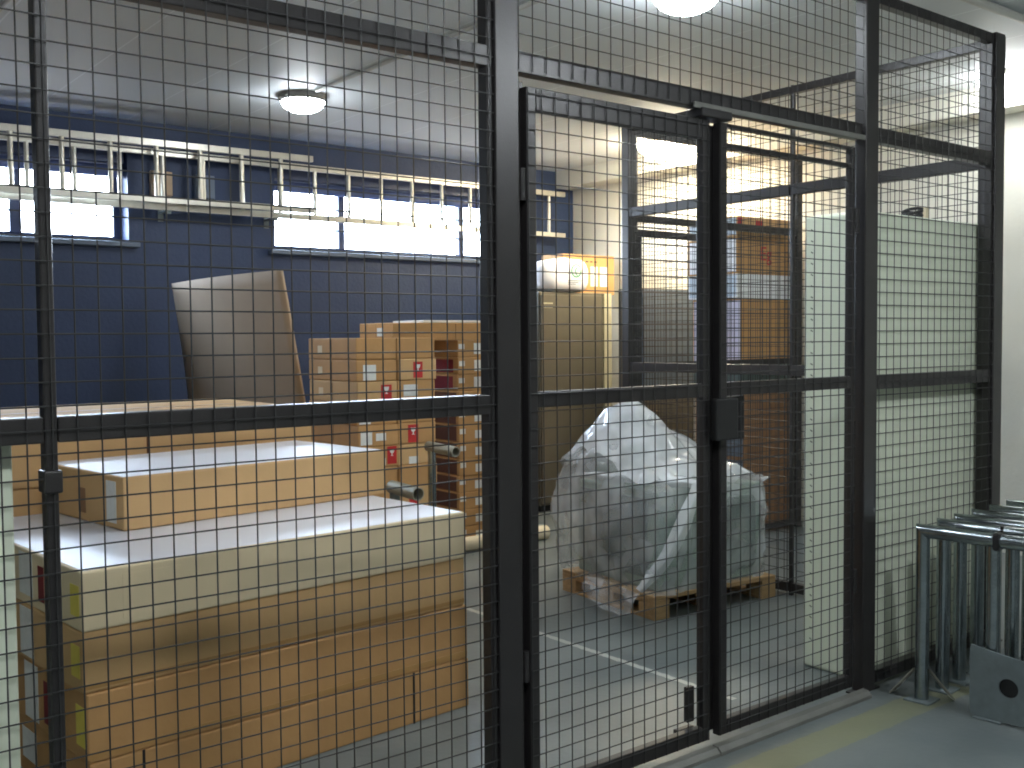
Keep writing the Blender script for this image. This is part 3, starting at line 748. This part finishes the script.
# ------------------------------------------------------------------ galvanised hoops outside the cage
def bent_frame(x, y0, label, plate=False, clip=False, brace=False, top=.675, n=4, pitch=.262):
    """long inverted frame of tube: mitred corner at the fence end, a leg every pitch"""
    t = thing('tube_barrier', label, 'barrier', (x, y0, 0), math.radians(4.5), 'galvanised tube barriers'); r = .0255; seg = 28
    L = pitch * (n - 1)
    def ring(f): return [f(2 * PI * k / seg) for k in range(seg)]
    A = ring(lambda a: Vector((r * math.cos(a), r * math.sin(a), .008)))
    B = ring(lambda a: Vector((r * math.cos(a), r * math.sin(a), top - r + r * math.sin(a))))
    C = ring(lambda a: Vector((r * math.cos(a), -L - r * math.sin(a), top - r + r * math.sin(a))))
    D = ring(lambda a: Vector((r * math.cos(a), -L - r * math.sin(a), .008)))
    for P, Q, nm in ((A, B, 'leg'), (B, C, 'top_tube'), (C, D, 'leg')):
        m = MB(); p = [m.bm.verts.new(v) for v in P]; q = [m.bm.verts.new(v) for v in Q]
        for k in range(seg): m.bm.faces.new((p[k], p[(k + 1) % seg], q[(k + 1) % seg], q[k]))
        smooth_by_angle(m.build(nm, 'galv', t))
    for i in range(1, n - 1):
        smooth_by_angle(MB().cyl((0, -pitch * i, .008), (0, -pitch * i, top - 1.8 * r), r * .92, seg).build('leg', 'galv', t))
    for i in range(n): MB().box((-.05, -pitch * i - .05, 0), (.05, -pitch * i + .05, .0075), .002).build('foot_plate', 'galvdull', t)
    if brace:
        for d in (Vector((0, 1, 0)), Vector((.75, -.66, 0))):
            sd = Vector((-d.y, d.x, 0)) * .024
            m = MB(); a = d * .024 + Vector((0, 0, .115)); b = d * .118 + Vector((0, 0, .002)); th = Vector((0, 0, .008))
            vs = [m.bm.verts.new(p) for p in (a - sd, a + sd, b + sd, b - sd, a - sd + th, a + sd + th, b + sd + th, b - sd + th)]
            for f in ((0, 1, 2, 3), (4, 7, 6, 5), (0, 4, 5, 1), (1, 5, 6, 2), (2, 6, 7, 3), (3, 7, 4, 0)): m.bm.faces.new([vs[k] for k in f])
            m.build('raking_brace', 'alu', t)
    if plate:
        m = MB(); N = 64; cy, cz, R = -.335, .135, .034; Lp, Rp, bz, tz = -.80, -.198, .009, .268; out = []
        for k in range(N):
            a = 2 * PI * k / N; dy, dz = math.cos(a), math.sin(a); best = 1e9
            if dy > 1e-6: best = min(best, (Rp - cy) / dy)
            if dy < -1e-6: best = min(best, (Lp - cy) / dy)
            if dz < -1e-6: best = min(best, (bz - cz) / dz)
            if dz > 1e-6: best = min(best, (tz - cz) / dz)
            y, z = cy + best * dy, cz + best * dz
            if z > .2: z -= .030 * math.sin(PI * (Rp - y) / (Rp - Lp))
            out.append((y, z))
        rs = []
        for xx in (-.040, -.032):
            rs.append([m.bm.verts.new((xx, y, z)) for y, z in out]); rs.append([m.bm.verts.new((xx, cy + R * math.cos(2 * PI * k / N), cz + R * math.sin(2 * PI * k / N))) for k in range(N)])
        for a, b in ((rs[0], rs[1]), (rs[2], rs[3]), (rs[0], rs[2]), (rs[1], rs[3])):
            for k in range(N): m.bm.faces.new((a[k], a[(k + 1) % N], b[(k + 1) % N], b[k]))
        m.build('gusset_plate', 'galvdull', t)
        smooth_by_angle(MB().cyl((-.0315, cy, cz), (-.0262, cy, cz), R + .004, 28).build('hole_dark', 'black', t))  # black disc behind the hole, its inner darkness put in as colour
        MB().box((-.0315, -pitch - .02, .03), (-.0235, -pitch + .02, .11), .001).build('plate_tab', 'galvdull', t)
    if clip:
        m = MB(); m.box((-.034, -pitch - .030, top - .060), (.034, -pitch - .004, top + .008), .012); m.build('clip', 'black', t)
        MB().box((-.010, -pitch - .034, top + .0085), (.004, -pitch - .026, top + .03), .002).build('clip_tail', 'black', t)
    return t
hl = ['nearest galvanised tube barrier, with the holed grey plate and a black clip', 'second galvanised tube barrier of the row, just behind the nearest', 'third galvanised tube barrier of the row, with a black clip at the right edge', 'fourth galvanised tube barrier of the row outside the mesh', 'fifth galvanised tube barrier of the row outside the mesh', 'last galvanised tube barrier of the row, nearest the corner post']
for i, bx in enumerate((3.63, 3.80, 3.95, 4.11, 4.28, 4.45)):
    bent_frame(bx, -.208 + .012 * i, hl[i], i == 0, i in (0, 2), i == 0)

# ------------------------------------------------------------------ daylight, world
w = bpy.data.worlds.new('sky'); S.world = w; w.use_nodes = True
nt = w.node_tree; bgd = nt.nodes['Background']
tc = nt.nodes.new('ShaderNodeTexCoord'); sp = nt.nodes.new('ShaderNodeSeparateXYZ'); nt.links.new(tc.outputs['Generated'], sp.inputs[0])
rp = nt.nodes.new('ShaderNodeValToRGB'); mr = nt.nodes.new('ShaderNodeMapRange'); mr.inputs[1].default_value = -1; mr.inputs[2].default_value = 1
rp.color_ramp.elements[0].position = .47; rp.color_ramp.elements[0].color = (.10, .10, .10, 1)
rp.color_ramp.elements[1].position = .515; rp.color_ramp.elements[1].color = (.80, .90, 1, 1)
e = rp.color_ramp.elements.new(.95); e.color = (.52, .72, 1, 1)
nt.links.new(sp.outputs[2], mr.inputs[0]); nt.links.new(mr.outputs[0], rp.inputs[0]); nt.links.new(rp.outputs[0], bgd.inputs['Color'])
bgd.inputs['Strength'].default_value = 11.
for x0, x1 in (W1, W2):
    la = bpy.data.lights.new('window_portal', 'AREA'); la.shape = 'RECTANGLE'; la.size = x1 - x0; la.size_y = Z1 - Z0
    la.cycles.is_portal = True
    o = bpy.data.objects.new('window_portal', la); COL.objects.link(o); o.location = ((x0 + x1) / 2, BY + .23, (Z0 + Z1) / 2); o.rotation_euler = (-PI / 2, 0, 0)
    o['kind'] = 'helper'

# ------------------------------------------------------------------ camera
F_PX, D, H, YAW, PITCH, ROLL = 1037.1268, 2.304709, 1.39, .6680982, .04399962, -.00841076
cy, sy, cp, spn = math.cos(YAW), math.sin(YAW), math.cos(PITCH), math.sin(PITCH)
fwd = Vector((sy * cp, cy * cp, -spn)); rt = Vector((cy, -sy, 0)); up = rt.cross(fwd)
cr, sr = math.cos(ROLL), math.sin(ROLL)
r2 = cr * rt + sr * up; u2 = -sr * rt + cr * up
cam = bpy.data.cameras.new('camera'); cam.sensor_width = 36; cam.lens = F_PX * 36 / 1024; cam.clip_start = .05
co = bpy.data.objects.new('camera', cam); COL.objects.link(co)
mm = Matrix((r2, u2, -fwd)).transposed().to_4x4(); mm.translation = Vector((0, -D, H)); co.matrix_world = mm
S.camera = co

# ------------------------------------------------------------------ render look
S.view_settings.view_transform = 'Standard'; S.view_settings.look = 'None'; S.view_settings.gamma = 1; S.view_settings.use_curve_mapping = False
S.view_settings.exposure = 2.3
S.cycles.use_denoising = True
S.cycles.max_bounces = 8; S.cycles.diffuse_bounces = 5; S.cycles.transparent_max_bounces = 16
S.cycles.caustics_reflective = False; S.cycles.caustics_refractive = False
S.cycles.sample_clamp_indirect = 4.
S.cycles.filter_width = 1.9
